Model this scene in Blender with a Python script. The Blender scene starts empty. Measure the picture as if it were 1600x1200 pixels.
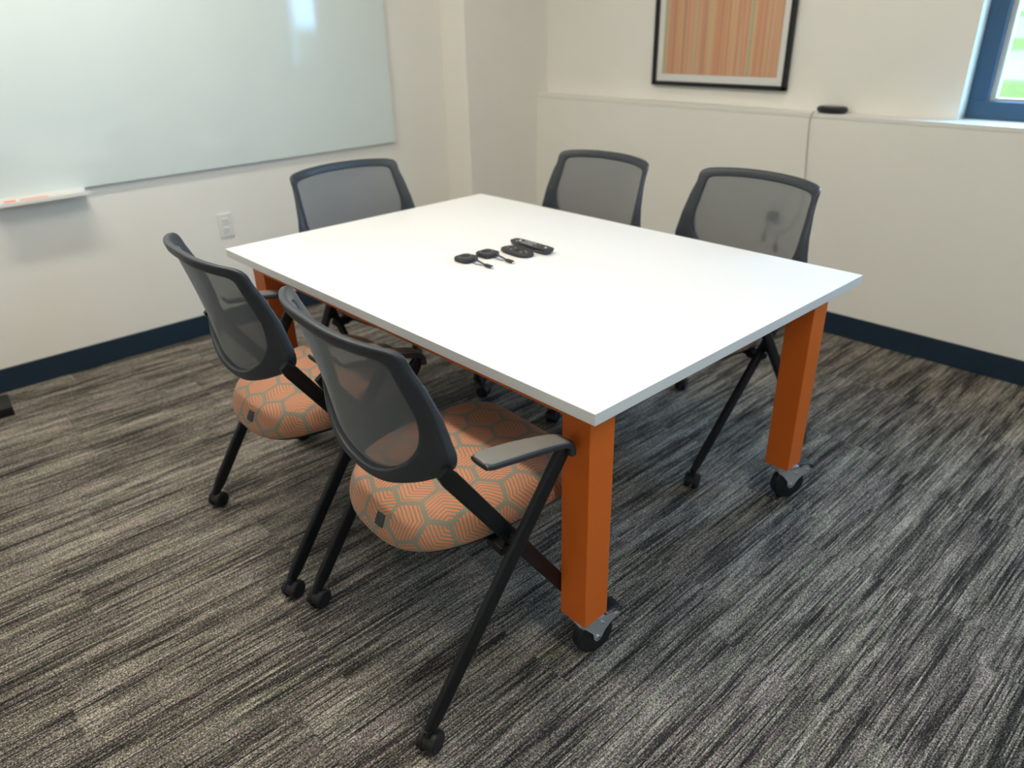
import bpy, bmesh, math, random
from mathutils import Vector, Matrix, Euler
random.seed(7)
S = bpy.context.scene
COL = S.collection
R = math.radians

# ------------------------------------------------------------------ camera, world, lights, exposure
def cam_setup():
    cd = bpy.data.cameras.new('camera'); co = bpy.data.objects.new('camera', cd); COL.objects.link(co)
    yaw, pitch, roll = R(47.664), R(-26.489), R(-1.536)
    f = Vector((math.cos(pitch)*math.cos(yaw), math.cos(pitch)*math.sin(yaw), math.sin(pitch)))
    r = f.cross(Vector((0, 0, 1))).normalized(); u = r.cross(f)
    r2 = r*math.cos(roll)+u*math.sin(roll); u2 = -r*math.sin(roll)+u*math.cos(roll)
    m = Matrix((r2, u2, -f)).transposed().to_4x4()
    m.translation = Vector((-0.9095, -0.7727, 1.3974))
    co.matrix_world = m
    cd.sensor_width = 36; cd.lens = 1146.96/1600*36
    cd.dof.use_dof = True; cd.dof.focus_distance = 1.62; cd.dof.aperture_fstop = 2.3
    cd.clip_start = 0.05
    S.camera = co
cam_setup()

W = bpy.data.worlds.new('sky'); S.world = W; W.use_nodes = True
wb = W.node_tree.nodes['Background']; wb.inputs[0].default_value = (0.32, 0.59, 1.0, 1); wb.inputs[1].default_value = 19.0
S.view_settings.view_transform = 'Standard'; S.view_settings.look = 'None'
S.view_settings.gamma = 1; S.view_settings.exposure = 0.10
S.view_settings.use_curve_mapping = False

LIGHTS = [  # ceiling fixtures: x, y, size x, size y, watts
    (-0.25, 2.02, 1.20, 0.16, 22),
    (-0.32, 0.45, 0.16, 1.20, 22),
    (-0.32, -1.55, 0.16, 1.20, 16),
    (1.45, 0.75, 0.16, 1.20, 3),
]
CEIL = 2.72
for i, (x, y, sx, sy, w) in enumerate(LIGHTS):
    ld = bpy.data.lights.new('ceiling_lamp', 'AREA'); ld.shape = 'RECTANGLE'; ld.size = sx; ld.size_y = sy
    ld.energy = w; ld.color = (1.0, 0.92, 0.80)
    lo = bpy.data.objects.new('ceiling_lamp', ld); COL.objects.link(lo); lo.location = (x, y, CEIL-0.052)

for y0, y1, z0, z1 in ((-0.46, 0.295, .985, 2.15), (-2.45, -1.05, 1.72, 2.56)):   # sampling portals in the seen window and the added high one (give off no light)
    ld = bpy.data.lights.new('window_portal', 'AREA'); ld.shape = 'RECTANGLE'; ld.size = z1-z0; ld.size_y = y1-y0
    ld.cycles.is_portal = True
    lo = bpy.data.objects.new('window_portal', ld); COL.objects.link(lo); lo.location = (2.69, (y0+y1)/2, (z0+z1)/2); lo.rotation_euler = (0, R(90), 0)

# ------------------------------------------------------------------ helpers
def tag(o, label=None, cat=None, group=None, kind=None):
    if label: o['label'] = label
    if cat: o['category'] = cat
    if group: o['group'] = group
    if kind: o['kind'] = kind
    return o
def empty(name, loc=(0, 0, 0), rz=0):
    o = bpy.data.objects.new(name, None); COL.objects.link(o); o.location = loc; o.rotation_euler = (0, 0, rz)
    o.empty_display_size = 0.05
    return o
def obj(name, bm, mat, parent=None, smooth=True, angle=35):
    bmesh.ops.recalc_face_normals(bm, faces=bm.faces)
    me = bpy.data.meshes.new(name); bm.to_mesh(me); bm.free()
    if smooth:
        for p in me.polygons: p.use_smooth = True
        me.set_sharp_from_angle(angle=R(angle))
    mats = mat if isinstance(mat, (list, tuple)) else [mat]
    for m in mats: me.materials.append(m)
    o = bpy.data.objects.new(name, me); COL.objects.link(o)
    if smooth:
        w = o.modifiers.new('weighted_normals', 'WEIGHTED_NORMAL'); w.keep_sharp = True
    if parent: o.parent = parent
    return o
def box(bm, x0, x1, y0, y1, z0, z1, bev=0, seg=2, mi=0, M=None):
    r = bmesh.ops.create_cube(bm, size=1)
    vs = r['verts']
    for v in vs:
        v.co = Vector(((x0+x1)/2+v.co.x*(x1-x0), (y0+y1)/2+v.co.y*(y1-y0), (z0+z1)/2+v.co.z*(z1-z0)))
        if M: v.co = M @ v.co
    fs = list({f for v in vs for f in v.link_faces}); 
    for f in fs: f.material_index = mi
    if bev:
        es = list({e for v in vs for e in v.link_edges})
        g = bmesh.ops.bevel(bm, geom=es, offset=bev, segments=seg, affect='EDGES', profile=0.5)
        for f in g['faces']: f.material_index = mi
    return vs
def ring_faces(bm, rings, closed=True, cap=True, mi=0):
    fs = []
    for a, b in zip(rings[:-1], rings[1:]):
        n = len(a)
        for i in range(n if closed else n-1):
            j = (i+1) % n
            fs.append(bm.faces.new((a[i], a[j], b[j], b[i])))
    if cap and closed:
        fs.append(bm.faces.new(list(reversed(rings[0])))); fs.append(bm.faces.new(rings[-1]))
    for f in fs: f.material_index = mi
    return fs
def superpts(a, b, n=16, e=0.5):
    out = []
    for k in range(n):
        t = 2*math.pi*(k+.5)/n; c, s = math.cos(t), math.sin(t)
        out.append((a*math.copysign(abs(c)**e, c), b*math.copysign(abs(s)**e, s)))
    return out
def sweep(bm, path, side, secs, n=16, e=0.5, mi=0):
    """sweep superellipse sections along a path. side: approx local 'a' axis. secs: (a,b) or list."""
    rings = []
    P = [Vector(p) for p in path]
    for i, p in enumerate(P):
        t = (P[min(i+1, len(P)-1)]-P[max(i-1, 0)]).normalized()
        sd = Vector(side[i]) if isinstance(side, list) else Vector(side)
        sd = (sd - t*sd.dot(t)).normalized(); up = t.cross(sd)
        a, b = secs[i] if isinstance(secs, list) else secs
        rings.append([bm.verts.new(p+sd*x+up*y) for x, y in superpts(a, b, n, e)])
    ring_faces(bm, rings, mi=mi)
def tube(bm, path, rad, n=10, mi=0):
    t0 = (Vector(path[1])-Vector(path[0])).normalized()
    sd = Vector((0, 0, 1)) if abs(t0.z) < .8 else Vector((1, 0, 0))
    sweep(bm, path, sd, (rad, rad), n=n, e=1.0, mi=mi)
def cyl(bm, c, axis, rad, h, n=24, bev=0, mi=0):
    """solid of revolution: cylinder centred at c along axis with a rounded rim"""
    ax = Vector(axis).normalized(); s = ax.orthogonal().normalized(); u = ax.cross(s); c = Vector(c)
    prof = [(-h/2, rad-bev), (-h/2+bev, rad), (h/2-bev, rad), (h/2, rad-bev)] if bev else [(-h/2, rad), (h/2, rad)]
    if bev:
        prof = [(-h/2, rad-bev), (-h/2+bev*.3, rad-bev*.3), (-h/2+bev, rad), (h/2-bev, rad), (h/2-bev*.3, rad-bev*.3), (h/2, rad-bev)]
    rings = [[bm.verts.new(c+ax*z+(s*math.cos(2*math.pi*k/n)+u*math.sin(2*math.pi*k/n))*r) for k in range(n)] for z, r in prof]
    ring_faces(bm, rings, mi=mi)
def lathe(bm, c, axis, prof, n=28, mi=0, cap=True):
    ax = Vector(axis).normalized(); s = ax.orthogonal().normalized(); u = ax.cross(s); c = Vector(c)
    rings = [[bm.verts.new(c+ax*z+(s*math.cos(2*math.pi*k/n)+u*math.sin(2*math.pi*k/n))*r) for k in range(n)] for z, r in prof]
    ring_faces(bm, rings, mi=mi, cap=cap)
def catmull(pts, sub=6, closed=False):
    P = [Vector(p) for p in pts]; n = len(P); out = []
    rng = range(n) if closed else range(n-1)
    for i in rng:
        if closed: a, b, c, d = P[(i-1) % n], P[i], P[(i+1) % n], P[(i+2) % n]
        else: a, b, c, d = P[max(i-1, 0)], P[i], P[i+1], P[min(i+2, n-1)]
        for k in range(sub):
            t = k/sub
            out.append(.5*((2*b)+(c-a)*t+(2*a-5*b+4*c-d)*t*t+(3*b-a-3*c+d)*t**3))
    if not closed: out.append(P[-1])
    return out
def lerp_tab(tab, z):
    if z <= tab[0][0]: return tab[0][1]
    for (a, va), (b, vb) in zip(tab[:-1], tab[1:]):
        if z <= b: return va+(vb-va)*(z-a)/(b-a)
    return tab[-1][1]
def copy_tree(o, parent=None):
    c = o.copy(); COL.objects.link(c)
    if parent: c.parent = parent
    for ch in list(o.children): copy_tree(ch, c)
    return c

# ------------------------------------------------------------------ materials
class NT:
    def __init__(s, name):
        s.m = bpy.data.materials.new(name); s.m.use_nodes = True
        s.t = s.m.node_tree; s.b = s.t.nodes['Principled BSDF']; s.out = s.t.nodes['Material Output']
    def n(s, typ, **kw):
        nd = s.t.nodes.new(typ)
        for k, v in kw.items(): setattr(nd, k, v)
        return nd
    def l(s, a, b): s.t.links.new(a, b)
    def val(s, sock, v):
        if hasattr(v, 'is_output') or isinstance(v, bpy.types.NodeSocket): s.l(v, sock)
        else: sock.default_value = v
    def math(s, op, a, b=None, c=None, clamp=False):
        nd = s.n('ShaderNodeMath', operation=op); nd.use_clamp = clamp
        s.val(nd.inputs[0], a)
        if b is not None: s.val(nd.inputs[1], b)
        if c is not None: s.val(nd.inputs[2], c)
        return nd.outputs[0]
    def vmath(s, op, a, b=None, c=None):
        nd = s.n('ShaderNodeVectorMath', operation=op)
        s.val(nd.inputs[0], a)
        if b is not None: s.val(nd.inputs[1], b)
        if c is not None: s.val(nd.inputs[2], c)
        return nd
    def ramp(s, fac, stops, interp='LINEAR'):
        nd = s.n('ShaderNodeValToRGB'); cr = nd.color_ramp; cr.interpolation = interp
        while len(cr.elements) < len(stops): cr.elements.new(0.5)
        for e, (p, c) in zip(cr.elements, stops): e.position = p; e.color = (*c, 1)
        s.l(fac, nd.inputs[0]); return nd.outputs[0]
    def noise(s, vec, scale=1, detail=2, rough=.5):
        nd = s.n('ShaderNodeTexNoise'); nd.inputs['Scale'].default_value = scale
        nd.inputs['Detail'].default_value = detail; nd.inputs['Roughness'].default_value = rough
        s.l(vec, nd.inputs['Vector']); return nd.outputs[0]
    def mix(s, f, a, b, typ='RGBA', blend='MIX'):
        nd = s.n('ShaderNodeMix', data_type=typ)
        if typ == 'RGBA':
            nd.blend_type = blend; s.val(nd.inputs[0], f)
            for i, v in ((6, a), (7, b)):
                s.val(nd.inputs[i], (*v, 1) if isinstance(v, tuple) and len(v) == 3 else v)
            return nd.outputs[2]
        s.val(nd.inputs[0], f); s.val(nd.inputs[2], a); s.val(nd.inputs[3], b); return nd.outputs[0]
def simple(name, col, rough=.5, metal=0, spec=.5, bump=0, bscale=200, var=0.0, coat=0):
    t = NT(name); b = t.b
    b.inputs['Base Color'].default_value = (*col, 1); b.inputs['Roughness'].default_value = rough
    b.inputs['Metallic'].default_value = metal; b.inputs['Specular IOR Level'].default_value = spec
    b.inputs['Coat Weight'].default_value = coat
    tc = t.n('ShaderNodeTexCoord')
    if var:
        nz = t.noise(tc.outputs['Object'], 3, 3)
        lo = tuple(c*(1-var) for c in col); hi = tuple(min(1, c*(1+var)) for c in col)
        t.l(t.ramp(nz, [(.3, lo), (.7, hi)]), b.inputs['Base Color'])
    if bump:
        nz = t.noise(tc.outputs['Object'], bscale, 3)
        bp = t.n('ShaderNodeBump'); bp.inputs['Strength'].default_value = bump; bp.inputs['Distance'].default_value = .002
        t.l(nz, bp.inputs['Height']); t.l(bp.outputs[0], b.inputs['Normal'])
    return t.m

M_wall = simple('wall_paint', (0.85, 0.835, 0.775), .75, spec=.25, bump=.25, bscale=260, var=.012)
M_ceil = simple('ceiling_paint', (0.80, 0.79, 0.75), .9, spec=.1, bump=.2, bscale=60)
M_base = simple('black_rubber_base', (0.011, 0.028, 0.050), .5, spec=.35)
M_table = simple('white_laminate', (0.86, 0.855, 0.84), .32, spec=.45, bump=.05, bscale=500, var=.008)
M_edge = simple('grey_edge_band', (0.70, 0.72, 0.72), .45, spec=.4)
M_orange = simple('orange_powder_coat', (0.68, 0.140, 0.012), .42, spec=.4, bump=.12, bscale=900, var=.03)
M_plastic = simple('black_plastic', (0.025, 0.032, 0.042), .42, spec=.55, bump=.08, bscale=1200)
M_pad = simple('grey_arm_pad', (0.17, 0.165, 0.15), .45, spec=.5, bump=.08, bscale=900)
M_black = simple('black_painted_steel', (0.005, 0.006, 0.008), .42, spec=.4)
M_rubber = simple('black_rubber', (0.008, 0.009, 0.012), .45, spec=.45)
M_zinc = simple('zinc_plated_steel', (0.48, 0.51, 0.54), .38, metal=.55, bump=.15, bscale=300)
M_chrome = simple('bright_bolt_steel', (0.8, 0.82, 0.84), .2, metal=1)
M_device = simple('charcoal_plastic', (0.022, 0.025, 0.028), .38, spec=.5)
M_ring = simple('grey_ring_plastic', (0.26, 0.26, 0.26), .35)
M_whitep = simple('white_plastic', (0.78, 0.78, 0.74), .4)
M_mark = simple('white_button_print', (0.8, 0.8, 0.8), .5)
M_orangep = simple('orange_marker_plastic', (0.85, 0.16, 0.03), .4)
M_salmon = simple('salmon_marker_print', (0.80, 0.28, 0.16), .5)
M_greycord = simple('grey_cord_plastic', (0.40, 0.40, 0.38), .5)
M_tagp = simple('charcoal_tag', (0.03, 0.033, 0.036), .5)
M_wframe = simple('dark_window_aluminium', (0.035, 0.10, 0.19), .4, spec=.5)
M_wbead = simple('pale_window_gasket', (0.55, 0.60, 0.58), .4)
M_sill = simple('white_sill_paint', (0.80, 0.79, 0.74), .5)
M_alu = simple('alu_tray', (0.62, 0.63, 0.62), .35, spec=.5)

def mat_glass(name, tint=(.95, 1, .98)):
    t = NT(name); tr = t.n('ShaderNodeBsdfTransparent'); tr.inputs[0].default_value = (*tint, 1)
    gl = t.n('ShaderNodeBsdfGlossy'); gl.inputs['Roughness'].default_value = 0.02
    ge = t.n('ShaderNodeNewGeometry')
    ct = t.math('ABSOLUTE', t.vmath('DOT_PRODUCT', ge.outputs['Normal'], ge.outputs['Incoming']).outputs['Value'])
    fr = t.math('MULTIPLY_ADD', t.math('POWER', t.math('SUBTRACT', 1.0, ct, clamp=True), 5.0), .96, .04)
    mx = t.n('ShaderNodeMixShader'); t.l(fr, mx.inputs[0]); t.l(tr.outputs[0], mx.inputs[1]); t.l(gl.outputs[0], mx.inputs[2])
    t.l(mx.outputs[0], t.out.inputs[0]); return t.m
M_glass = mat_glass('window_glass')

def mat_board():
    t = NT('glass_board'); b = t.b
    tc = t.n('ShaderNodeTexCoord')
    nz = t.noise(tc.outputs['Object'], 1.3, 3, .6)
    t.l(t.ramp(nz, [(.35, (0.69, 0.78, 0.77)), (.65, (0.73, 0.81, 0.79))]), b.inputs['Base Color'])
    b.inputs['Roughness'].default_value = .06; b.inputs['Specular IOR Level'].default_value = .6
    b.inputs['Coat Weight'].default_value = .0
    return t.m
M_board = mat_board()

def mat_mesh():
    """woven chair mesh: opaque threads with tiny regular holes"""
    t = NT('woven_mesh'); tc = t.n('ShaderNodeTexCoord')
    b = t.b; b.inputs['Base Color'].default_value = (0.128, 0.138, 0.146, 1); b.inputs['Roughness'].default_value = .7
    b.inputs['Specular IOR Level'].default_value = .3; b.inputs['Sheen Weight'].default_value = .25
    sp = t.n('ShaderNodeSeparateXYZ'); t.l(tc.outputs['Object'], sp.inputs[0])
    k = 2*math.pi/0.0034
    sa = t.math('SINE', t.math('MULTIPLY', t.math('ADD', sp.outputs[1], sp.outputs[2]), k))
    sb = t.math('SINE', t.math('MULTIPLY', t.math('SUBTRACT', sp.outputs[1], sp.outputs[2]), k))
    pr = t.math('MULTIPLY', sa, sb)
    fac = t.math('MULTIPLY_ADD', pr, 0.12, 0.175, clamp=True)
    tr = t.n('ShaderNodeBsdfTransparent')
    mx = t.n('ShaderNodeMixShader'); t.l(fac, mx.inputs[0]); t.l(b.outputs[0], mx.inputs[1]); t.l(tr.outputs[0], mx.inputs[2])
    t.l(mx.outputs[0], t.out.inputs[0]); return t.m
M_mesh = mat_mesh()

def mat_fabric():
    """orange chevron stripes inside grey outlined hexagons, in UV metres"""
    t = NT('chevron_upholstery'); b = t.b
    uv = t.n('ShaderNodeUVMap'); uv.uv_map = 'UVMap'
    mp = t.n('ShaderNodeMapping'); t.l(uv.outputs[0], mp.inputs[0])
    cell = 0.088
    mp.inputs['Scale'].default_value = (1/cell, 1/cell, 1); mp.inputs['Location'].default_value = (.35, .15, 0)
    mp.inputs['Rotation'].default_value = (0, 0, R(20))
    p = mp.outputs[0]; s = (1, 1.7320508, 1); h = (.5, .8660254, .5)
    def cellv(off):
        q = t.vmath('ADD', p, off).outputs[0] if off else p
        # q - s*floor(q/s) - h
        w = t.vmath('WRAP', q, (1, 1.7320508, 1), (0, 0, 0)).outputs[0]
        return t.vmath('SUBTRACT', w, h).outputs[0]
    a = cellv(None); c = cellv((.5, .8660254, 0))
    flat = lambda v: t.vmath('MULTIPLY', v, (1, 1, 0)).outputs[0]
    a = flat(a); c = flat(c)
    la = t.vmath('LENGTH', a).outputs['Value']; lc = t.vmath('LENGTH', c).outputs['Value']
    pick = t.math('LESS_THAN', la, lc)
    mxn = t.n('ShaderNodeMix', data_type='VECTOR'); t.l(pick, mxn.inputs[0]); t.l(c, mxn.inputs[4]); t.l(a, mxn.inputs[5])
    q = mxn.outputs[1]
    idv = t.vmath('SUBTRACT', flat(p), q).outputs[0]
    ids = t.vmath('SNAP', t.vmath('ADD', idv, (.1, .1, 0)).outputs[0], (.5, .8660254, 1)).outputs[0]
    wn = t.n('ShaderNodeTexWhiteNoise', noise_dimensions='3D'); t.l(ids, wn.inputs['Vector'])
    k = t.math('FLOOR', t.math('MULTIPLY', wn.outputs['Value'], 3))
    ang = t.math('MULTIPLY', k, R(120))
    vr = t.n('ShaderNodeVectorRotate', rotation_type='Z_AXIS'); t.l(q, vr.inputs['Vector']); t.l(ang, vr.inputs['Angle'])
    sp = t.n('ShaderNodeSeparateXYZ'); t.l(vr.outputs[0], sp.inputs[0])
    ax = t.math('ABSOLUTE', sp.outputs[0])
    v = t.math('ADD', t.math('MULTIPLY', ax, .5), t.math('MULTIPLY', sp.outputs[1], .8660254))
    st = t.math('FRACT', t.math('MULTIPLY', v, cell/0.0086))
    stripe = t.math('MULTIPLY', t.math('GREATER_THAN', st, .20), t.math('LESS_THAN', st, .74))
    # hex border distance
    sq = t.n('ShaderNodeSeparateXYZ'); t.l(t.vmath('ABSOLUTE', q).outputs[0], sq.inputs[0])
    hd = t.math('MAXIMUM', sq.outputs[0], t.math('ADD', t.math('MULTIPLY', sq.outputs[0], .5), t.math('MULTIPLY', sq.outputs[1], .8660254)))
    inside = t.math('LESS_THAN', hd, .435)
    f = t.math('MULTIPLY', stripe, inside)
    nz = t.noise(mp.outputs[0], 160, 2)
    col = t.mix(f, (0.26, 0.25, 0.19), (0.80, 0.255, 0.105))
    col = t.mix(t.math('MULTIPLY', nz, .35), col, (0.12, 0.10, 0.08))
    t.l(col, b.inputs['Base Color']); b.inputs['Roughness'].default_value = .85
    b.inputs['Specular IOR Level'].default_value = .2; b.inputs['Sheen Weight'].default_value = .2
    bp = t.n('ShaderNodeBump'); bp.inputs['Strength'].default_value = .3; bp.inputs['Distance'].default_value = .001
    t.l(nz, bp.inputs['Height']); t.l(bp.outputs[0], b.inputs['Normal'])
    return t.m
M_fabric = mat_fabric()

def mat_carpet():
    t = NT('striated_carpet'); b = t.b
    tc = t.n('ShaderNodeTexCoord'); o = tc.outputs['Object']
    sp = t.n('ShaderNodeSeparateXYZ'); t.l(o, sp.inputs[0]); X, Y = sp.outputs[0], sp.outputs[1]
    # tile id: 1.0 x 0.25 m planks, staggered rows
    row = t.math('FLOOR', t.math('DIVIDE', t.math('ADD', Y, .07), 0.5))
    xs = t.math('ADD', X, t.math('MULTIPLY', row, 0.37))
    tile = t.math('FLOOR', t.math('DIVIDE', xs, .5))
    cmb = t.n('ShaderNodeCombineXYZ'); t.l(row, cmb.inputs[0]); t.l(tile, cmb.inputs[1])
    wn = t.n('ShaderNodeTexWhiteNoise', noise_dimensions='3D'); t.l(cmb.outputs[0], wn.inputs['Vector'])
    toff = t.math('MULTIPLY', wn.outputs['Value'], 37.0)
    def st(kx, ky, z, detail=2, rough=.5, per_tile=True, yq=None):
        c = t.n('ShaderNodeCombineXYZ')
        xx = t.math('MULTIPLY', X, kx)
        t.l(t.math('ADD', xx, toff) if per_tile else xx, c.inputs[0])
        yy = Y if yq is None else yq
        t.l(t.math('MULTIPLY', yy, ky), c.inputs[1]); c.inputs[2].default_value = z
        return t.noise(c.outputs[0], 1, detail, rough)
    thread = t.math('MULTIPLY', t.math('FLOOR', t.math('DIVIDE', Y, .0034)), .0034)   # one yarn row
    a = st(2.4, 26, 0.3, 3, .65, False)          # broad streaks
    f1 = st(2.6, 430, 4.1, 2, .6, True, thread)  # single dark yarn rows
    f2 = st(9., 700, 9.7, 1, .5, True, thread)   # short dashes
    c_ = st(1.3, 5.0, 7.7, 2, .5, False)         # wide patches
    c2 = st(1.7, 9.0, 11.7, 2, .6, True)
    sk = st(260, 290, 2.2, 1, .5, False)         # pile speckle
    ac = t.math('SUBTRACT', a, .5)
    v = t.math('MULTIPLY', ac, .50)
    dl = t.n('ShaderNodeMapRange'); dl.inputs['From Min'].default_value = .50; dl.inputs['From Max'].default_value = .40
    t.l(t.math('ADD', f1, t.math('MULTIPLY', ac, .55)), dl.inputs['Value'])
    bl = t.n('ShaderNodeMapRange'); bl.inputs['From Min'].default_value = .60; bl.inputs['From Max'].default_value = .72
    t.l(f1, bl.inputs['Value'])
    v = t.math('SUBTRACT', v, t.math('MULTIPLY', dl.outputs[0], .34))
    v = t.math('ADD', v, t.math('MULTIPLY', bl.outputs[0], .25))
    v = t.math('ADD', v, t.math('MULTIPLY', t.math('SUBTRACT', f2, .5), .7))
    v = t.math('ADD', v, t.math('MULTIPLY', t.math('SUBTRACT', c_, .5), .35))
    v = t.math('ADD', v, t.math('MULTIPLY', t.math('SUBTRACT', c2, .5), .42))
    v = t.math('ADD', v, t.math('MULTIPLY', t.math('SUBTRACT', sk, .5), 1.7))
    v = t.math('ADD', v, .625, clamp=True)
    # seams between tiles
    fx = t.math('FRACT', t.math('DIVIDE', xs, .5)); fy = t.math('FRACT', t.math('DIVIDE', t.math('ADD', Y, .07), .5))
    seam = t.math('LESS_THAN', fx, .005)
    col = t.ramp(v, [(0.0, (0.016, 0.016, 0.018)), (.30, (0.045, 0.043, 0.044)), (.55, (0.135, 0.128, 0.118)), (.80, (0.28, 0.265, 0.245)), (1.0, (0.56, 0.53, 0.49))])
    # faint plum / olive yarn tint
    hue = st(2.1, 60, 15., 2, .5)
    tint = t.ramp(hue, [(.35, (1.03, .96, 1.03)), (.5, (1, 1, 1)), (.65, (.97, 1.03, .93))])
    col = t.mix(1.0, col, tint, blend='MULTIPLY')
    col = t.mix(1.0, col, (1.03, .985, .92), blend='MULTIPLY')
    col = t.mix(t.math('MULTIPLY', seam, .2), col, (0.02, 0.02, 0.025))
    t.l(col, b.inputs['Base Color']); b.inputs['Roughness'].default_value = .95; b.inputs['Specular IOR Level'].default_value = .1
    rib = t.math('ADD', t.math('SINE', t.math('MULTIPLY', Y, 2*math.pi/.0040)), t.math('MULTIPLY', sk, 2.0))
    bp = t.n('ShaderNodeBump'); bp.inputs['Strength'].default_value = .5; bp.inputs['Distance'].default_value = .0012
    t.l(rib, bp.inputs['Height']); t.l(bp.outputs[0], b.inputs['Normal'])
    return t.m
M_carpet = mat_carpet()

def mat_art():
    t = NT('striped_print'); b = t.b; tc = t.n('ShaderNodeTexCoord')
    sp = t.n('ShaderNodeSeparateXYZ'); t.l(tc.outputs['Object'], sp.inputs[0])
    def band(k, z, d=2):
        c = t.n('ShaderNodeCombineXYZ'); t.l(t.math('MULTIPLY', sp.outputs[1], k), c.inputs[0]); c.inputs[1].default_value = z
        t.l(t.math('MULTIPLY', sp.outputs[2], .12), c.inputs[2])
        return t.noise(c.outputs[0], 1, d, .6)
    col = t.ramp(band(26, 3.3, 3), [(.34, (.44, .22, .12)), (.41, (.64, .27, .15)), (.46, (.62, .40, .26)), (.50, (.56, .22, .09)), (.54, (.66, .31, .19)), (.59, (.62, .44, .20)), (.65, (.42, .38, .24))])
    col = t.mix(t.math('MULTIPLY', t.math('SUBTRACT', band(110, 8.1, 2), .38, clamp=True), 1.1), col, (.75, .62, .45))
    t.l(col, b.inputs['Base Color']); b.inputs['Roughness'].default_value = .5
    return t.m
M_art = mat_art()

def mat_lawn():
    t = NT('lawn_and_paths'); b = t.b; tc = t.n('ShaderNodeTexCoord')
    sp = t.n('ShaderNodeSeparateXYZ'); t.l(tc.outputs['Object'], sp.inputs[0])
    nz = t.noise(tc.outputs['Object'], .35, 4)
    g = t.ramp(t.noise(tc.outputs['Object'], 6, 3), [(.3, (.075, .080, .020)), (.7, (.115, .095, .030))])
    k = t.math('ADD', sp.outputs[0], t.math('MULTIPLY', nz, 1.5))
    w_, o_ = (1, 1, 1), (0, 0, 0); h_ = (.75, .75, .75)
    band = t.ramp(t.math('DIVIDE', k, 400), [(0, o_), (.055, o_), (.057, w_), (.080, w_), (.082, h_), (.093, h_), (.095, o_), (.130, o_), (.133, h_), (.35, h_), (.36, o_), (.75, o_), (.76, h_)])
    col = t.mix(band, g, (.17, .115, .075))
    t.l(col, b.inputs['Base Color']); b.inputs['Roughness'].default_value = 1; b.inputs['Specular IOR Level'].default_value = 0
    return t.m
M_lawn = mat_lawn()

def mat_emit(name, col, st):
    t = NT(name); t.b.inputs['Base Color'].default_value = (.8, .8, .8, 1)
    t.b.inputs['Emission Color'].default_value = (*col, 1); t.b.inputs['Emission Strength'].default_value = st
    return t.m
M_diffuser = mat_emit('lamp_diffuser', (1.0, .92, .78), 6)

# ------------------------------------------------------------------ room
XW, YW = 2.43, 2.82; XR = 2.53; XO = 2.75; XB, YB = -2.6, -2.7
LZ = 0.985
def struct(name, bm, m, smooth=False, label=None):
    o = obj(name, bm, m, None, smooth); o['kind'] = 'structure'
    return o
bm = bmesh.new(); box(bm, XB-.1, XO, YB-.1, YW+.1, -.1, 0); struct('floor', bm, M_carpet)
bm = bmesh.new(); box(bm, XB-.1, XO, YB-.1, YW+.1, CEIL, CEIL+.1); struct('ceiling', bm, M_ceil)
bm = bmesh.new(); box(bm, XB-.1, XO, YW, YW+.1, 0, CEIL); struct('wall_left', bm, M_wall)
bm = bmesh.new(); box(bm, XB-.1, XB, YB-.1, YW, 0, CEIL); struct('wall_back', bm, M_wall)
bm = bmesh.new(); box(bm, XB, XO, YB-.1, YB, 0, CEIL); struct('wall_front', bm, M_wall)
WIN = [(-0.46, 0.295, LZ, 2.15), (-2.45, -1.05, 1.72, 2.56)]  # second opening is out of view, added to let in more sky light
bm = bmesh.new()
box(bm, XW, XO, YB, YW, 0, LZ-.0005)
ys = [YB, WIN[1][0], WIN[1][1], WIN[0][0], WIN[0][1], 2.605]
for k in range(5):
    y0, y1 = ys[k], ys[k+1]
    if k in (1, 3):
        w_ = WIN[1 if k == 1 else 0]; box(bm, XR, XO, y0, y1, w_[3], CEIL)
        if k == 1: box(bm, XR, XO, y0, y1, LZ-.0005, w_[2])
    else: box(bm, XR, XO, y0, y1, LZ-.0005, CEIL)
struct('wall_right', bm, M_wall)
# the boxed column filling the corner
bm = bmesh.new(); box(bm, 1.89, XO, 2.605, YW, 0, CEIL, bev=.004); struct('trim_1', bm, M_wall)
# painted ledge cap with sill
bm = bmesh.new()
box(bm, XW-.002, XR+.003, YB, 2.605, LZ-.018, LZ+.001, bev=.002)
box(bm, XR, 2.66, WIN[0][0], WIN[0][1], LZ-.01, LZ+.001)
struct('trim_2', bm, M_sill)
# baseboards
bm = bmesh.new(); box(bm, XB, 1.89, YW-.010, YW, 0, .105, bev=.003)
box(bm, 1.88, 1.89, 2.595, YW, 0, .105, bev=.003); box(bm, 1.88, XW, 2.595, 2.605, 0, .105, bev=.003)
struct('baseboard_left', bm, M_base)
bm = bmesh.new(); box(bm, XW-.010, XW, YB, 2.595, 0, .105, bev=.003); struct('baseboard_right', bm, M_base)
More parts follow.
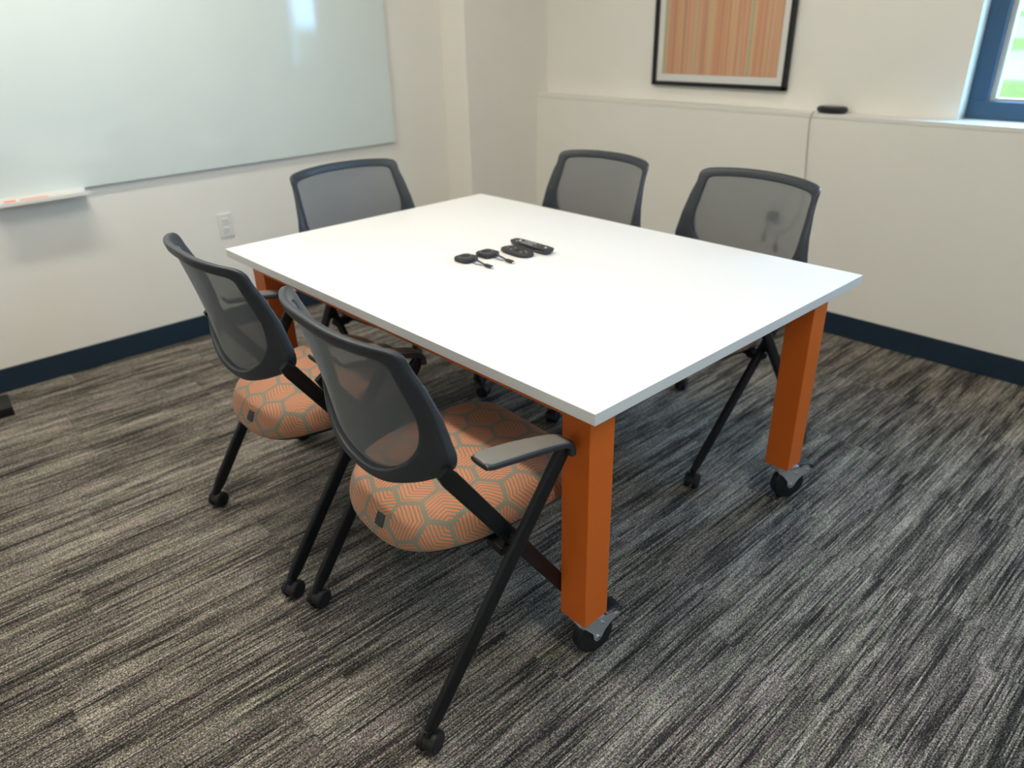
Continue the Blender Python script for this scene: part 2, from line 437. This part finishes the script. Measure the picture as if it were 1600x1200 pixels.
# windows: the first in view, the second unseen and added for daylight
def window(i, y0, y1, WZ0, WZ1):
    e = empty('window_%d' % i, (0, 0, 0)); e['kind'] = 'structure'
    bm = bmesh.new(); fx0, fx1 = 2.605, 2.665; fw = .07
    box(bm, fx0, fx1, y0, y1, WZ0, WZ0+fw, bev=.003); box(bm, fx0, fx1, y0, y1, WZ1-fw, WZ1, bev=.003)
    box(bm, fx0, fx1, y0, y0+fw, WZ0+fw, WZ1-fw, bev=.003); box(bm, fx0, fx1, y1-fw, y1, WZ0+fw, WZ1-fw, bev=.003)
    obj('window_frame', bm, M_wframe, e)
    bm = bmesh.new(); g = .022; a, b_, c, d = y0+fw, y1-fw, WZ0+fw, WZ1-fw
    gx0, gx1 = 2.628, 2.660
    box(bm, gx0, gx1, a, a+g, c, d); box(bm, gx0, gx1, b_-g, b_, c, d); box(bm, gx0, gx1, a+g, b_-g, c, c+g*.5); box(bm, gx0, gx1, a+g, b_-g, d-g, d)
    obj('window_gasket', bm, M_wbead, e)
    bm = bmesh.new(); box(bm, 2.643, 2.647, a+g, b_-g, c+g*.5, d-g); obj('pane', bm, M_glass, e, False)
window(1, *WIN[0]); window(2, *WIN[1])  # the high second window is an added daylight source, kept out of view
# outdoors
bm = bmesh.new(); box(bm, XO+.3, 400, -300, 300, -.35, -.30)
tag(obj('lawn', bm, M_lawn, None, False), kind='structure')

# ------------------------------------------------------------------ ceiling fixtures
def fixture(x, y, sx, sy, label):
    e = tag(empty('ceiling_light', (x, y, CEIL)), label, 'ceiling light')
    bm = bmesh.new(); t_ = .012
    box(bm, -sx/2-t_, sx/2+t_, -sy/2-t_, sy/2+t_, -.030, -.0, bev=.002); obj('housing', bm, M_whitep, e)
    bm = bmesh.new(); box(bm, -sx/2, sx/2, -sy/2, sy/2, -.045, -.030, bev=.004); obj('diffuser', bm, M_diffuser, e)
FL = ['long slim ceiling light above the glass board', 'long slim ceiling light above the near chairs',
      'long slim ceiling light at the camera end of the room', 'long slim ceiling light above the far side of the table']
for (x, y, sx, sy, w), lb in zip(LIGHTS, FL): fixture(x, y, sx, sy, lb)

# ------------------------------------------------------------------ glass board, tray, marker
bm = bmesh.new(); box(bm, -1.25, 1.516, -.020, -.009, .795, 2.05, bev=.0015)
gb = tag(empty('glass_board', (0, 2.82, 0)), 'large pale green-white glass writing board on the left wall', 'whiteboard')
obj('glass_panel', bm, M_board, gb)
for x in (-1.1, 1.4):
    for z in (.87, 1.95):
        bm = bmesh.new(); cyl(bm, (x, -.0052, z), (0, 1, 0), .012, .0090); obj('standoff', bm, M_zinc, gb)

bm = bmesh.new()
# shallow lipped tray: back plate, shelf, front lip
X0, X1 = -.425, -.088
sweep(bm, [(X0, 2.76, .778), (X1, 2.76, .778)], (0, 1, 0), (.036, .0025), e=.3)
box(bm, X0, X1, 2.722, 2.727, .776, .793, bev=.0015)
box(bm, X0, X1, 2.796, 2.8195, .765, .796, bev=.002)
tag(obj('marker_tray', bm, M_whitep), 'white marker tray under the lower edge of the glass board', 'tray')
mk = tag(empty('marker', (-.31, 2.737, .7885)), 'orange and white marker lying in the white tray', 'marker')
bm = bmesh.new(); lathe(bm, (-.0, 0, 0), (1, 0, 0), [(-.035, .0072), (.065, .0072), (.068, .006)], 16); obj('barrel', bm, M_salmon, mk)
bm = bmesh.new(); lathe(bm, (0, 0, 0), (1, 0, 0), [(-.088, .0075), (-.086, .0085), (-.05, .0085), (-.049, .0078)], 16); obj('cap', bm, M_orangep, mk)
bm = bmesh.new(); lathe(bm, (0, 0, 0), (1, 0, 0), [(-.049, .0074), (-.035, .0074)], 16); obj('collar', bm, M_whitep, mk)

# ------------------------------------------------------------------ picture
pic = tag(empty('framed_picture', (2.53, 1.42, 1.06)), 'framed print of orange vertical stripes above the wall ledge', 'picture')
y0, y1, z0, z1 = 1.042-1.42, 1.806-1.42, .003, 1.0
bm = bmesh.new(); fw = .020
box(bm, -.030, -.001, y0, y1, z0, z0+fw, bev=.002); box(bm, -.030, -.001, y0, y1, z1-fw, z1, bev=.002)
box(bm, -.030, -.001, y0, y0+fw, z0, z1, bev=.002); box(bm, -.030, -.001, y1-fw, y1, z0, z1, bev=.002)
obj('frame', bm, M_black, pic)
bm = bmesh.new(); box(bm, -.014, -.010, y0+fw*.8, y1-fw*.8, z0+fw*.8, z1-fw*.8); obj('mat_board', bm, M_whitep, pic, False)
mw = .036
bm = bmesh.new(); box(bm, -.0165, -.0145, y0+fw+mw, y1-fw-mw, z0+fw+mw, z1-fw-mw); obj('print', bm, M_art, pic, False)

# ------------------------------------------------------------------ puck on the ledge with its cord, outlets
pk = tag(empty('puck_device', (2.478, .79, LZ+.001)), 'small black puck device sitting on the wall ledge right of the picture', 'device')
bm = bmesh.new(); lathe(bm, (0, 0, 0), (0, 0, 1), [(0, .050), (.003, .060), (.012, .068), (.022, .068), (.028, .060), (.030, .045)], 40)
for v in bm.verts: v.co.x *= .66
obj('body', bm, M_device, pk)
bm = bmesh.new(); lathe(bm, (0, 0, .030), (0, 0, 1), [(-.001, .040), (.001, .040), (.0015, .036)], 32)
for v in bm.verts: v.co.x *= .62
obj('top_ring', bm, M_ring, pk)
XC = XW-.006
cord_pts = [(2.436, .85, LZ+.008), (XC, .858, .978), (XC, .860, .93), (XC, .852, .82), (XC, .842, .70), (XC, .838, .60), (XC, .852, .52), (XC, .885, .465), (XC, .935, .435), (XC, .975, .45), (XC, 1.000, .475), (XC-.01, 1.005, .50), (XC-.02, .985, .515), (XC-.02, .968, .512)]
cd = tag(empty('power_cord', (XC, .86, .98)), 'thin grey cord hanging from the black puck down to the right wall outlet', 'cord')
bm = bmesh.new(); tube(bm, catmull(cord_pts, 5), .0019, 8)
def shift(bm, d):
    for v in bm.verts: v.co -= Vector(d)
    return bm
obj('cable', shift(bm, cd.location), M_greycord, cd)
for k, (ya, za, yb, zb) in enumerate([(1.0, .472, 1.010, .415), (.938, .436, .940, .375)]):
    bm = bmesh.new(); tube(bm, [(XC, ya, za), (XC, (ya+yb)/2, (za+zb)/2), (XC, yb, zb)], .002, 8)
    box(bm, XC-.006, XC+.004, yb-.009, yb+.009, zb-.032, zb, bev=.002)
    obj('loose_plug', shift(bm, cd.location), M_device, cd)
bm = bmesh.new(); box(bm, XC-.032, XC+.001, .945, .990, .490, .535, bev=.006); obj('adapter', shift(bm, cd.location), M_device, cd)

def outlet(loc, rz, label):
    e = tag(empty('wall_outlet', loc, rz), label, 'outlet')
    bm = bmesh.new(); box(bm, -.036, .036, -.006, 0, -.058, .058, bev=.003); obj('cover_plate', bm, M_whitep, e)
    for s in (-1, 1):
        bm = bmesh.new(); box(bm, -.017, .017, -.009, -.004, s*.021-.014, s*.021+.014, bev=.002)
        obj('socket', bm, M_whitep, e)
        bm = bmesh.new()
        for dx in (-.006, .006): box(bm, dx-.001, dx+.001, -.0095, -.0085, s*.021-.004, s*.021+.005)
        so = obj('slot', bm, M_device, e.children[-1], False)
outlet((.487, YW, .52), 0, 'white outlet cover on the left wall below the glass board')
outlet((XW, .967, .535), R(-90), 'white outlet cover on the right wall behind the far right chair')

# black stand foot at the left picture edge
sf = tag(empty('floor_stand', (-.80, 2.66, 0)), 'black stand foot on the carpet at the left edge by the baseboard', 'stand')
bm = bmesh.new(); sweep(bm, [(-.36, .0, .022), (.180, -.045, .022)], (0, 1, 0), [(.075, .022), (.075, .022)], e=.25); obj('base_foot', bm, M_black, sf)
bm = bmesh.new(); tube(bm, [(-.03, .02, .03), (-.03, .02, 1.0)], .022, 16); obj('post', bm, M_black, sf)

# ------------------------------------------------------------------ table
TL, TW, TH, TT, LEG, IX, IY, ZB = 1.611, 1.116, .74, .0262, .0777, .0553, .0585, .130
table = tag(empty('conference_table', (TW/2, TL/2, 0)), 'white-topped table on four thick orange legs with casters', 'table')
hx, hy = TW/2, TL/2
bm = bmesh.new(); box(bm, -hx, hx, -hy, hy, TH-TT, TH, bev=.0018, seg=2)
for f in bm.faces:
    if abs(f.normal.z) < .5 and f.calc_area() > .005: f.material_index = 1
bm.normal_update()
for f in bm.faces: f.material_index = 1 if abs(f.normal.z) < .9 else 0
obj('tabletop', bm, [M_table, M_edge], table)
RZ0, RZ1 = TH-TT-.049, TH-TT
lx, ly = hx-IX, hy-IY
for s in (-1, 1):
    bm = bmesh.new(); xx = s*(lx-.020); box(bm, xx-.018, xx+.018, -ly+LEG, ly-LEG, RZ0, RZ1, bev=.002); obj('long_rail', bm, M_orange, table)
    bm = bmesh.new(); yy = s*(ly-.020); box(bm, -lx+LEG, lx-LEG, yy-.018, yy+.018, RZ0, RZ1, bev=.002); obj('short_rail', bm, M_orange, table)
def table_caster(x, y, ang):
    """swivel caster under a leg: zinc fork and plate, black wheel, black brake pedal"""
    M = Matrix.Translation((x, y, 0)) @ Matrix.Rotation(ang, 4, 'Z')
    off = .028; WR = .053
    bm = bmesh.new()
    box(bm, -.036, .036, -.036, .036, ZB-.006, ZB, bev=.001)
    cyl(bm, (0, 0, ZB-.014), (0, 0, 1), .026, .016)
    box(bm, -.022, .034, -.0225, .0225, ZB-.026, ZB-.020, bev=.002)
    for s in (-1, 1):
        # fork cheek: tapered plate from the yoke down to the axle
        th = .0025; y0 = s*.0215
        prof = [(-.022, ZB-.020), (.040, ZB-.020), (.084, ZB-.022), (.090, ZB-.028), (.086, ZB-.036), (.066, ZB-.047), (.050, .068), (off+.011, WR-.004), (off+.006, WR-.011), (off-.004, WR-.012), (off-.011, WR-.003), (off-.014, .068), (.001, ZB-.046), (-.010, ZB-.034), (-.020, ZB-.028)]
        a = [bm.verts.new((px, y0-th/2, pz)) for px, pz in prof]; b_ = [bm.verts.new((px, y0+th/2, pz)) for px, pz in prof]
        ring_faces(bm, [a, b_])
    for v in bm.verts: v.co = M @ v.co
    c = obj('caster', bm, M_zinc, table)
    bm = bmesh.new()
    lathe(bm, (off, 0, WR), (0, 1, 0), [(-.0155, .030), (-.0155, .042), (-.015, .049), (-.010, WR), (.010, WR), (.015, .049), (.0155, .042), (.0155, .030)], 40)
    for s in (-1, 1): lathe(bm, (off, s*.0085, WR), (0, s, 0), [(-.002, .0305), (.002, .0305), (.0045, .024), (.002, .021), (.002, .014), (.007, .012)], 30)
    cyl(bm, (off, 0, WR), (0, 1, 0), .012, .039, 20)
    for v in bm.verts: v.co = M @ v.co
    obj('wheel', bm, M_rubber, c)
    for s in (-1, 1):
        for (bx, by, bz, br) in ((off, s*.0245, WR, .0065), (off+.012, s*.024, ZB-.036, .004), (.080, s*.024, ZB-.029, .0045)):
            bm = bmesh.new(); cyl(bm, (bx, by, bz), (0, 1, 0), br, .005, 12, bev=.0012)
            for v in bm.verts: v.co = M @ v.co
            obj('bolt', bm, M_chrome, c)
    bm = bmesh.new()
    sweep(bm, [(.040, 0, ZB-.012), (.076, 0, ZB-.010), (.096, 0, ZB-.016), (.106, 0, ZB-.032)], (0, 1, 0), [(.018, .003), (.020, .003), (.020, .003), (.018, .002)], e=.4)
    for v in bm.verts: v.co = M @ v.co
    obj('brake_pedal', bm, M_rubber, c)
for sx, sy, ang in ((-1, -1, -12), (1, -1, -28), (-1, 1, 20), (1, 1, 150)):
    x0, x1 = sorted((sx*lx, sx*(lx-LEG))); y0, y1 = sorted((sy*ly, sy*(ly-LEG)))
    bm = bmesh.new(); box(bm, x0, x1, y0, y1, ZB, TH-TT, bev=.0022, seg=3); obj('leg', bm, M_orange, table)
    table_caster((x0+x1)/2, (y0+y1)/2, R(ang))

# ------------------------------------------------------------------ chair
XC_T = [(.50, -.178), (.56, -.184), (.62, -.192), (.70, -.206), (.80, -.230), (.90, -.256), (.93, -.264)]
XS_T = [(.50, -.118), (.60, -.134), (.66, -.142), (.70, -.148), (.76, -.160), (.81, -.176), (.85, -.189), (.89, -.203), (.93, -.222)]
def back_x(y, z):
    t = min(abs(y)/.22, 1.10)**2.8
    return lerp_tab(XC_T, z)*(1-t)+lerp_tab(XS_T, z)*t
INN = [(0, .889), (.09, .8875), (.160, .8835), (.196, .879), (.208, .868), (.210, .842), (.213, .800), (.216, .760), (.213, .722), (.200, .684), (.166, .643), (.109, .608), (.054, .591), (0, .585)]
OUT = [(0, .917), (.095, .915), (.176, .911), (.220, .906), (.235, .893), (.237, .862), (.247, .812), (.256, .760), (.264, .715), (.268, .668), (.220, .620), (.136, .583), (.067, .567), (0, .562)]
def full_loop(half, sub=4):
    h = [Vector((a, b, 0)) for a, b in half]
    full = h + [Vector((-p.x, p.y, 0)) for p in reversed(h[1:-1])]
    return catmull(full, sub, closed=True)
def back_frame_bm():
    bm = bmesh.new(); I, O = full_loop(INN), full_loop(OUT); rings = []
    for a, b in zip(I, O):
        ring = []; w = (b-a).length
        hth = .0095 + .004*min(1, max(0, (.80-a.y)/.1))
        for s, d in superpts(.5, 1, 14, .55):
            q = a.lerp(b, .5+s)
            ring.append(bm.verts.new((back_x(q.x, q.y)+d*hth-.004, q.x, q.y)))
        rings.append(ring)
    rings.append(rings[0]); ring_faces(bm, rings, cap=False)
    return bm
def back_mesh_bm():
    bm = bmesh.new(); I = full_loop(INN); c = Vector((0, .735, 0)); K = 12; prev = None
    cen = bm.verts.new((back_x(0, .735), 0, .735))
    for k in range(1, K+1):
        ring = []
        for p in I:
            q = c.lerp(p, k/K*1.015); ring.append(bm.verts.new((back_x(q.x, q.y), q.x, q.y)))
        n = len(ring)
        for i in range(n):
            j = (i+1) % n
            if prev: bm.faces.new((prev[i], prev[j], ring[j], ring[i]))
            else: bm.faces.new((cen, ring[j], ring[i]))
        prev = ring
    return bm
SEAT_C = .040
def seat_pt(th, r, zoff=0.0):
    c, s = math.cos(th), math.sin(th)
    if c >= 0: n, ax = 5.2, .258
    else: n, ax = 2.6, .240
    k = (abs(c)**n+abs(s)**n)**(-1/n)
    return SEAT_C+ax*k*c*r, .221*k*s*r
PROF = [(.0, .488), (.2, .488), (.4, .487), (.58, .486), (.72, .484), (.82, .480), (.89, .474), (.945, .463), (.98, .448), (1.0, .430), (.995, .415), (.97, .404), (.93, .400)]
def seat_surface(th, s):
    """s in 0..len(PROF)-1"""
    i = min(int(s), len(PROF)-2); f = s-i
    r = PROF[i][0]*(1-f)+PROF[i+1][0]*f; z = PROF[i][1]*(1-f)+PROF[i+1][1]*f
    x, y = seat_pt(th, r)
    if x > .16: z -= .018*((x-.16)/.142)**2
    if x < -.04: z -= .020*((-.04-x)/.16)**2
    z -= .006*(1-min(1, (abs(y)/.2)**2))*(1 if r < .9 else 0)*math.cos(min(1, r)*math.pi/2)
    return Vector((x, y, z+.008+.045*(x+.2)))
def seat_bm():
    bm = bmesh.new(); uvl = bm.loops.layers.uv.new('UVMap'); N = 72; SUB = 3
    rings = []; uvs = {}
    steps = [k/SUB for k in range(1, (len(PROF)-1)*SUB+1)]
    cen = bm.verts.new(seat_surface(0, 0)); uvs[cen] = (SEAT_C, 0)
    acc = [0]*N; last = [cen.co.copy()]*N
    for s in steps:
        ring = []
        for k in range(N):
            th = 2*math.pi*k/N; p = seat_surface(th, s); acc[k] += (p-last[k]).length; last[k] = p
            v = bm.verts.new(p); ring.append(v)
            x1, y1 = seat_pt(th, 1); d = Vector((x1-SEAT_C, y1)); d.normalize()
            uvs[v] = (SEAT_C+d.x*acc[k], d.y*acc[k])
        rings.append(ring)
    for k in range(N): bm.faces.new((cen, rings[0][k], rings[0][(k+1) % N]))
    ring_faces(bm, rings, cap=False); bm.faces.new(rings[-1])
    for f in bm.faces:
        for l in f.loops: l[uvl].uv = uvs[l.vert]
    return bm
def seat_tag_bm():
    bm = bmesh.new(); t0, t1 = R(180+9.5), R(180+16.5); s0, s1 = 6.75, 8.15; n = 4; top = []; bot = []
    for i in range(n+1):
        for j in range(n+1):
            th = t0+(t1-t0)*i/n; s = s0+(s1-s0)*j/n; p = seat_surface(th, s)
            e = .01; nx = (seat_surface(th+e, s)-p).cross(seat_surface(th, s+.05)-p).normalized()
            if nx.z < 0: nx = -nx
            top.append(bm.verts.new(p+nx*.0022)); bot.append(bm.verts.new(p-nx*.002))
    ix = lambda i, j: i*(n+1)+j
    for i in range(n):
        for j in range(n):
            bm.faces.new([top[ix(*q)] for q in ((i, j), (i+1, j), (i+1, j+1), (i, j+1))])
            bm.faces.new([bot[ix(*q)] for q in ((i, j), (i, j+1), (i+1, j+1), (i+1, j))])
    edge = [(i, 0) for i in range(n)]+[(n, j) for j in range(n)]+[(i, n) for i in range(n, 0, -1)]+[(0, j) for j in range(n, 0, -1)]
    for q, w in zip(edge, edge[1:]+edge[:1]): bm.faces.new((top[ix(*q)], top[ix(*w)], bot[ix(*w)], bot[ix(*q)]))
    return bm
def seat_shell_bm():
    bm = bmesh.new(); N = 48; rings = []
    for r, z in ((.95, .404), (.93, .393), (.80, .380), (.55, .374)):
        rings.append([])
        for k in range(N):
            x, y = seat_pt(2*math.pi*k/N, r); dz = -.018*max(0, (x-.16)/.142)**2-.018*max(0, (-.04-x)/.16)**2
            rings[-1].append(bm.verts.new((x, y, z+dz+.007+.045*(x+.2))))
    ring_faces(bm, rings); return bm
A0, A1 = Vector((-.243, .279, .058)), Vector((.113, .285, .600))      # rear caster to arm front
B0, B1 = Vector((-.154, .262, .660)), Vector((.260, .230, .062))      # back joint to front caster
def mir(p, s): return Vector((p[0], p[1]*s, p[2]))
def chair_caster(root, pos, ang):
    M = Matrix.Translation(pos) @ Matrix.Rotation(ang, 4, 'Z')
    WR = .0265; off = .006
    bm = bmesh.new()
    cyl(bm, (0, 0, .050), (0, 0, 1), .0095, .030, 16)
    # hood between the two wheels
    hood = []
    for dy in (-.0075, .0075):
        ring = [(off+.0255*math.cos(a), dy, WR+.0255*math.sin(a)) for a in [R(-5+i*190/12) for i in range(13)]]
        hood.append([bm.verts.new(q) for q in ring]+[bm.verts.new((off-.012, dy, WR-.010)), bm.verts.new((off+.012, dy, WR-.010))])
    ring_faces(bm, hood)
    for v in bm.verts: v.co = M @ v.co
    c = obj('caster', bm, M_rubber, root)
    for s in (-1, 1):
        bm = bmesh.new(); a, b_ = .0085, .0225
        lathe(bm, (off, 0, WR), (0, s, 0), [(a, .020), (a, WR), (a+.004, WR), (b_-.003, WR-.001), (b_-.0005, WR-.005), (b_-.0015, WR-.008), (b_-.0005, .006)], 32)
        for v in bm.verts: v.co = M @ v.co
        obj('wheel', bm, M_rubber, c)
def make_chair():
    root = empty('nesting_chair')
    st = obj('seat', seat_bm(), M_fabric, root, angle=60)
    obj('seat_tag', seat_tag_bm(), M_tagp, st, angle=40)
    obj('seat_shell', seat_shell_bm(), M_black, root)
    obj('back_frame', back_frame_bm(), M_plastic, root, angle=60)
    obj('back_mesh', back_mesh_bm(), M_mesh, root, angle=60)
    for s in (-1, 1):
        bm = bmesh.new(); a, b = mir(A0, s), mir(A1, s)
        sweep(bm, [a, a.lerp(b, .06), a.lerp(b, .5), b, b+Vector((.009, 0, .012))], (0, 1, 0), [(.0085, .012), (.009, .0175), (.009, .0175), (.009, .0175), (.008, .014)], e=.55)
        obj('rear_leg', bm, M_black, root)
        bm = bmesh.new(); a, b = mir(B0, s), mir(B1, s)
        sweep(bm, [a, a.lerp(b, .04), a.lerp(b, .5), a.lerp(b, .95), b], (0, 1, 0), [(.008, .014), (.009, .0185), (.009, .0175), (.009, .0165), (.0085, .012)], e=.5)
        obj('front_leg', bm, M_black, root)
        # armrest: slim at the front bend, broad towards its free rear end
        bm = bmesh.new()
        path = catmull([mir((.134, .286, .600), s), mir((.131, .287, .620), s), mir((.110, .288, .634), s), mir((.06, .289, .646), s), mir((0, .290, .656), s), mir((-.055, .290, .663), s), mir((-.090, .290, .666), s)], 4)
        secs = []
        for i in range(len(path)):
            t = i/(len(path)-1)
            w = .019+.012*min(1, max(0, (t-.15)/.55)); 
            if t > .93: w *= .86
            secs.append((w, .009 if t < .96 else .006))
        sd = [Vector((0, 1, 0)) for _ in path]
        sweep(bm, path, sd, secs, n=20, e=.6)
        ar = obj('armrest', bm, M_plastic, root)
        bm = bmesh.new(); k0 = 6
        pp = [q+Vector((0, 0, .0055)) for q in path[k0:]]; n_ = len(pp)
        ps = [(secs[k0+i][0]*(.90 if 0 < i < n_-1 else .6), .0055 if 0 < i < n_-1 else .003) for i in range(n_)]
        sweep(bm, pp, sd[k0:], ps, n=20, e=.6); obj('arm_pad', bm, M_pad, ar)
        # hinge bracket under the seat
        bm = bmesh.new()
        box(bm, -.022, .022, *sorted((s*.200, s*.254)), .388, .410, bev=.005)
        cyl(bm, (.004, s*.266, .432), (0, 1, 0), .010, .032, 18, bev=.002)
        obj('hinge_bracket', bm, M_black, root)
        cax = A0.copy(); chair_caster(root, (A0.x-.004, s*A0.y, 0), R(24))
        chair_caster(root, (B1.x+.002, s*B1.y, 0), R(24))
    bm = bmesh.new(); tube(bm, [(0, -.25, .398), (0, .25, .398)], .012, 14); obj('cross_bar', bm, M_black, root)
    return root
proto = make_chair()
POSES = [(-.071, .397, -5.2, 'mesh-back chair with orange chevron seat nearest the camera, beside the front table leg'),
         (-.062, 1.043, -3.1, 'mesh-back chair with orange chevron seat at the far left, second along the near table side'),
         (.578, 1.56, -88, 'mesh-back chair at the far left end of the table, in front of the glass board'),
         (1.148, 1.164, 176.3, 'mesh-back chair on the far table side, middle of the three far chair backs'),
         (1.170, .520, 173.1, 'mesh-back chair on the far table side, rightmost, in front of the wall cord')]
for i, (x, y, a, lb) in enumerate(POSES):
    o = proto if i == 0 else copy_tree(proto)
    o.location = (x, y, 0); o.rotation_euler = (0, 0, R(a))
    tag(o, lb, 'chair', 'mesh-back chairs around the table')

# ------------------------------------------------------------------ things on the table
def slab(bm, a, b, z0, z1, e=.45, n=40, top_in=.0025, bot_in=.003, mi=0):
    rings = []
    for ins, z in ((bot_in, z0), (.0, z0+.0035), (.0, z1-.003), (top_in*.4, z1-.001), (top_in, z1), (top_in+.004, z1+.0003)):
        rings.append([bm.verts.new((x, y, z)) for x, y in superpts(a-ins, b-ins, n, e)])
    ring_faces(bm, rings, mi=mi)
def clicker(x, y, rz, cab, label):
    e = tag(empty('presentation_button', (x, y, TH), rz), label, 'wireless button', 'wireless presentation buttons on the table')
    bm = bmesh.new(); slab(bm, .030, .031, .0, .014, .5)
    obj('body', bm, M_device, e)
    bm = bmesh.new()
    lathe(bm, (0, .004, .0140), (0, 0, 1), [(0, .0195), (.0012, .0195), (.0012, .0180), (0, .0180)], 36)
    obj('ring', bm, M_ring, e)
    bm = bmesh.new(); lathe(bm, (0, .004, .0138), (0, 0, 1), [(0, .0172), (.0010, .0172), (.0013, .012), (.0013, .001)], 36); obj('button', bm, M_rubber, e)
    bm = bmesh.new()
    sweep(bm, catmull([(cab[0], -.026, .009), (cab[0]-.001, -.040, .010), (cab[0]-.004, -.060, .008), (cab[0]-.008, -.086, .0055)], 4), (1, 0, 0), (.0026, .0022), n=10, e=.8)
    tube(bm, catmull([(cab[0]-.010, -.027, .004), (cab[0]-.013, -.05, .002), (cab[0]-.012, -.074, .0025), (cab[0]-.010, -.088, .004)], 4), .0012, 6)
    obj('cable', bm, M_device, e)
    bm = bmesh.new(); px = cab[0]-.009
    sweep(bm, [(px, -.084, .0055), (px-.0005, -.090, .0055), (px-.002, -.112, .0055), (px-.0022, -.117, .0055)], (1, 0, 0), [(.0035, .0028), (.0062, .0042), (.0062, .0042), (.005, .0035)], n=14, e=.6)
    pl = obj('plug', bm, M_device, e)
    bm = bmesh.new(); box(bm, px-.0065, px+.0025, -.1225, -.116, .0035, .0072, bev=.0008); obj('plug_tip', bm, M_chrome, pl)
clicker(.455, .917, R(4), (.004, 0), 'black square wireless button with cable and plug, leftmost of the items on the table')
clicker(.532, .906, R(2), (.006, 0), 'black square wireless button with cable and plug, beside the small rounded remote')
e = tag(empty('small_remote', (.613, .858, TH), R(-3)), 'small rounded black remote lying between the square button and the long remote', 'remote control')
bm = bmesh.new(); slab(bm, .030, .064, 0, .011, .7, 56); obj('body', bm, M_device, e)
for (bx, by, br) in ((0, .045, .0035), (-.008, .02, .004), (.010, .02, .004), (0, .0, .009), (-.009, -.028, .004), (.009, -.030, .004), (0, -.045, .003)):
    bm = bmesh.new(); lathe(bm, (bx, by, .0110), (0, 0, 1), [(0, br), (.001, br), (.0013, br*.7)], 18); obj('key', bm, M_ring if br < .005 else M_rubber, e)
e = tag(empty('long_remote', (.674, .857, TH), R(-2)), 'long black remote with white buttons, rightmost of the items on the table', 'remote control')
bm = bmesh.new()
rings = []
for (z, wa, la) in ((0, .014, .078), (.006, .020, .084), (.014, .0225, .088), (.0175, .0225, .088), (.0185, .020, .086)):
    rg = []
    for x, y in superpts(wa, la, 44, .32):
        if y > 0: x *= 1-.22*max(0, (y-.05)/.04)**2
        rg.append(bm.verts.new((x, y, z)))
    rings.append(rg)
ring_faces(bm, rings); obj('body', bm, M_device, e)
keys = [(-.001, .052, .0045, 1), (.009, .060, .002, 1), (-.010, .058, .002, 1)]
for r_ in range(5):
    for c_ in (-1, 0, 1): keys.append((c_*.009, .034-r_*.011, .0026, 1 if (r_*3+c_) % 3 != 0 else 0))
keys += [(0, -.066, .0042, 1), (-.008, -.030, .003, 0), (.008, -.030, .003, 0)]
for (bx, by, br, w) in keys:
    bm = bmesh.new(); lathe(bm, (bx, by, .0184), (0, 0, 1), [(0, br), (.0010, br), (.0013, br*.6)], 14); obj('key', bm, M_mark if w else M_ring, e)
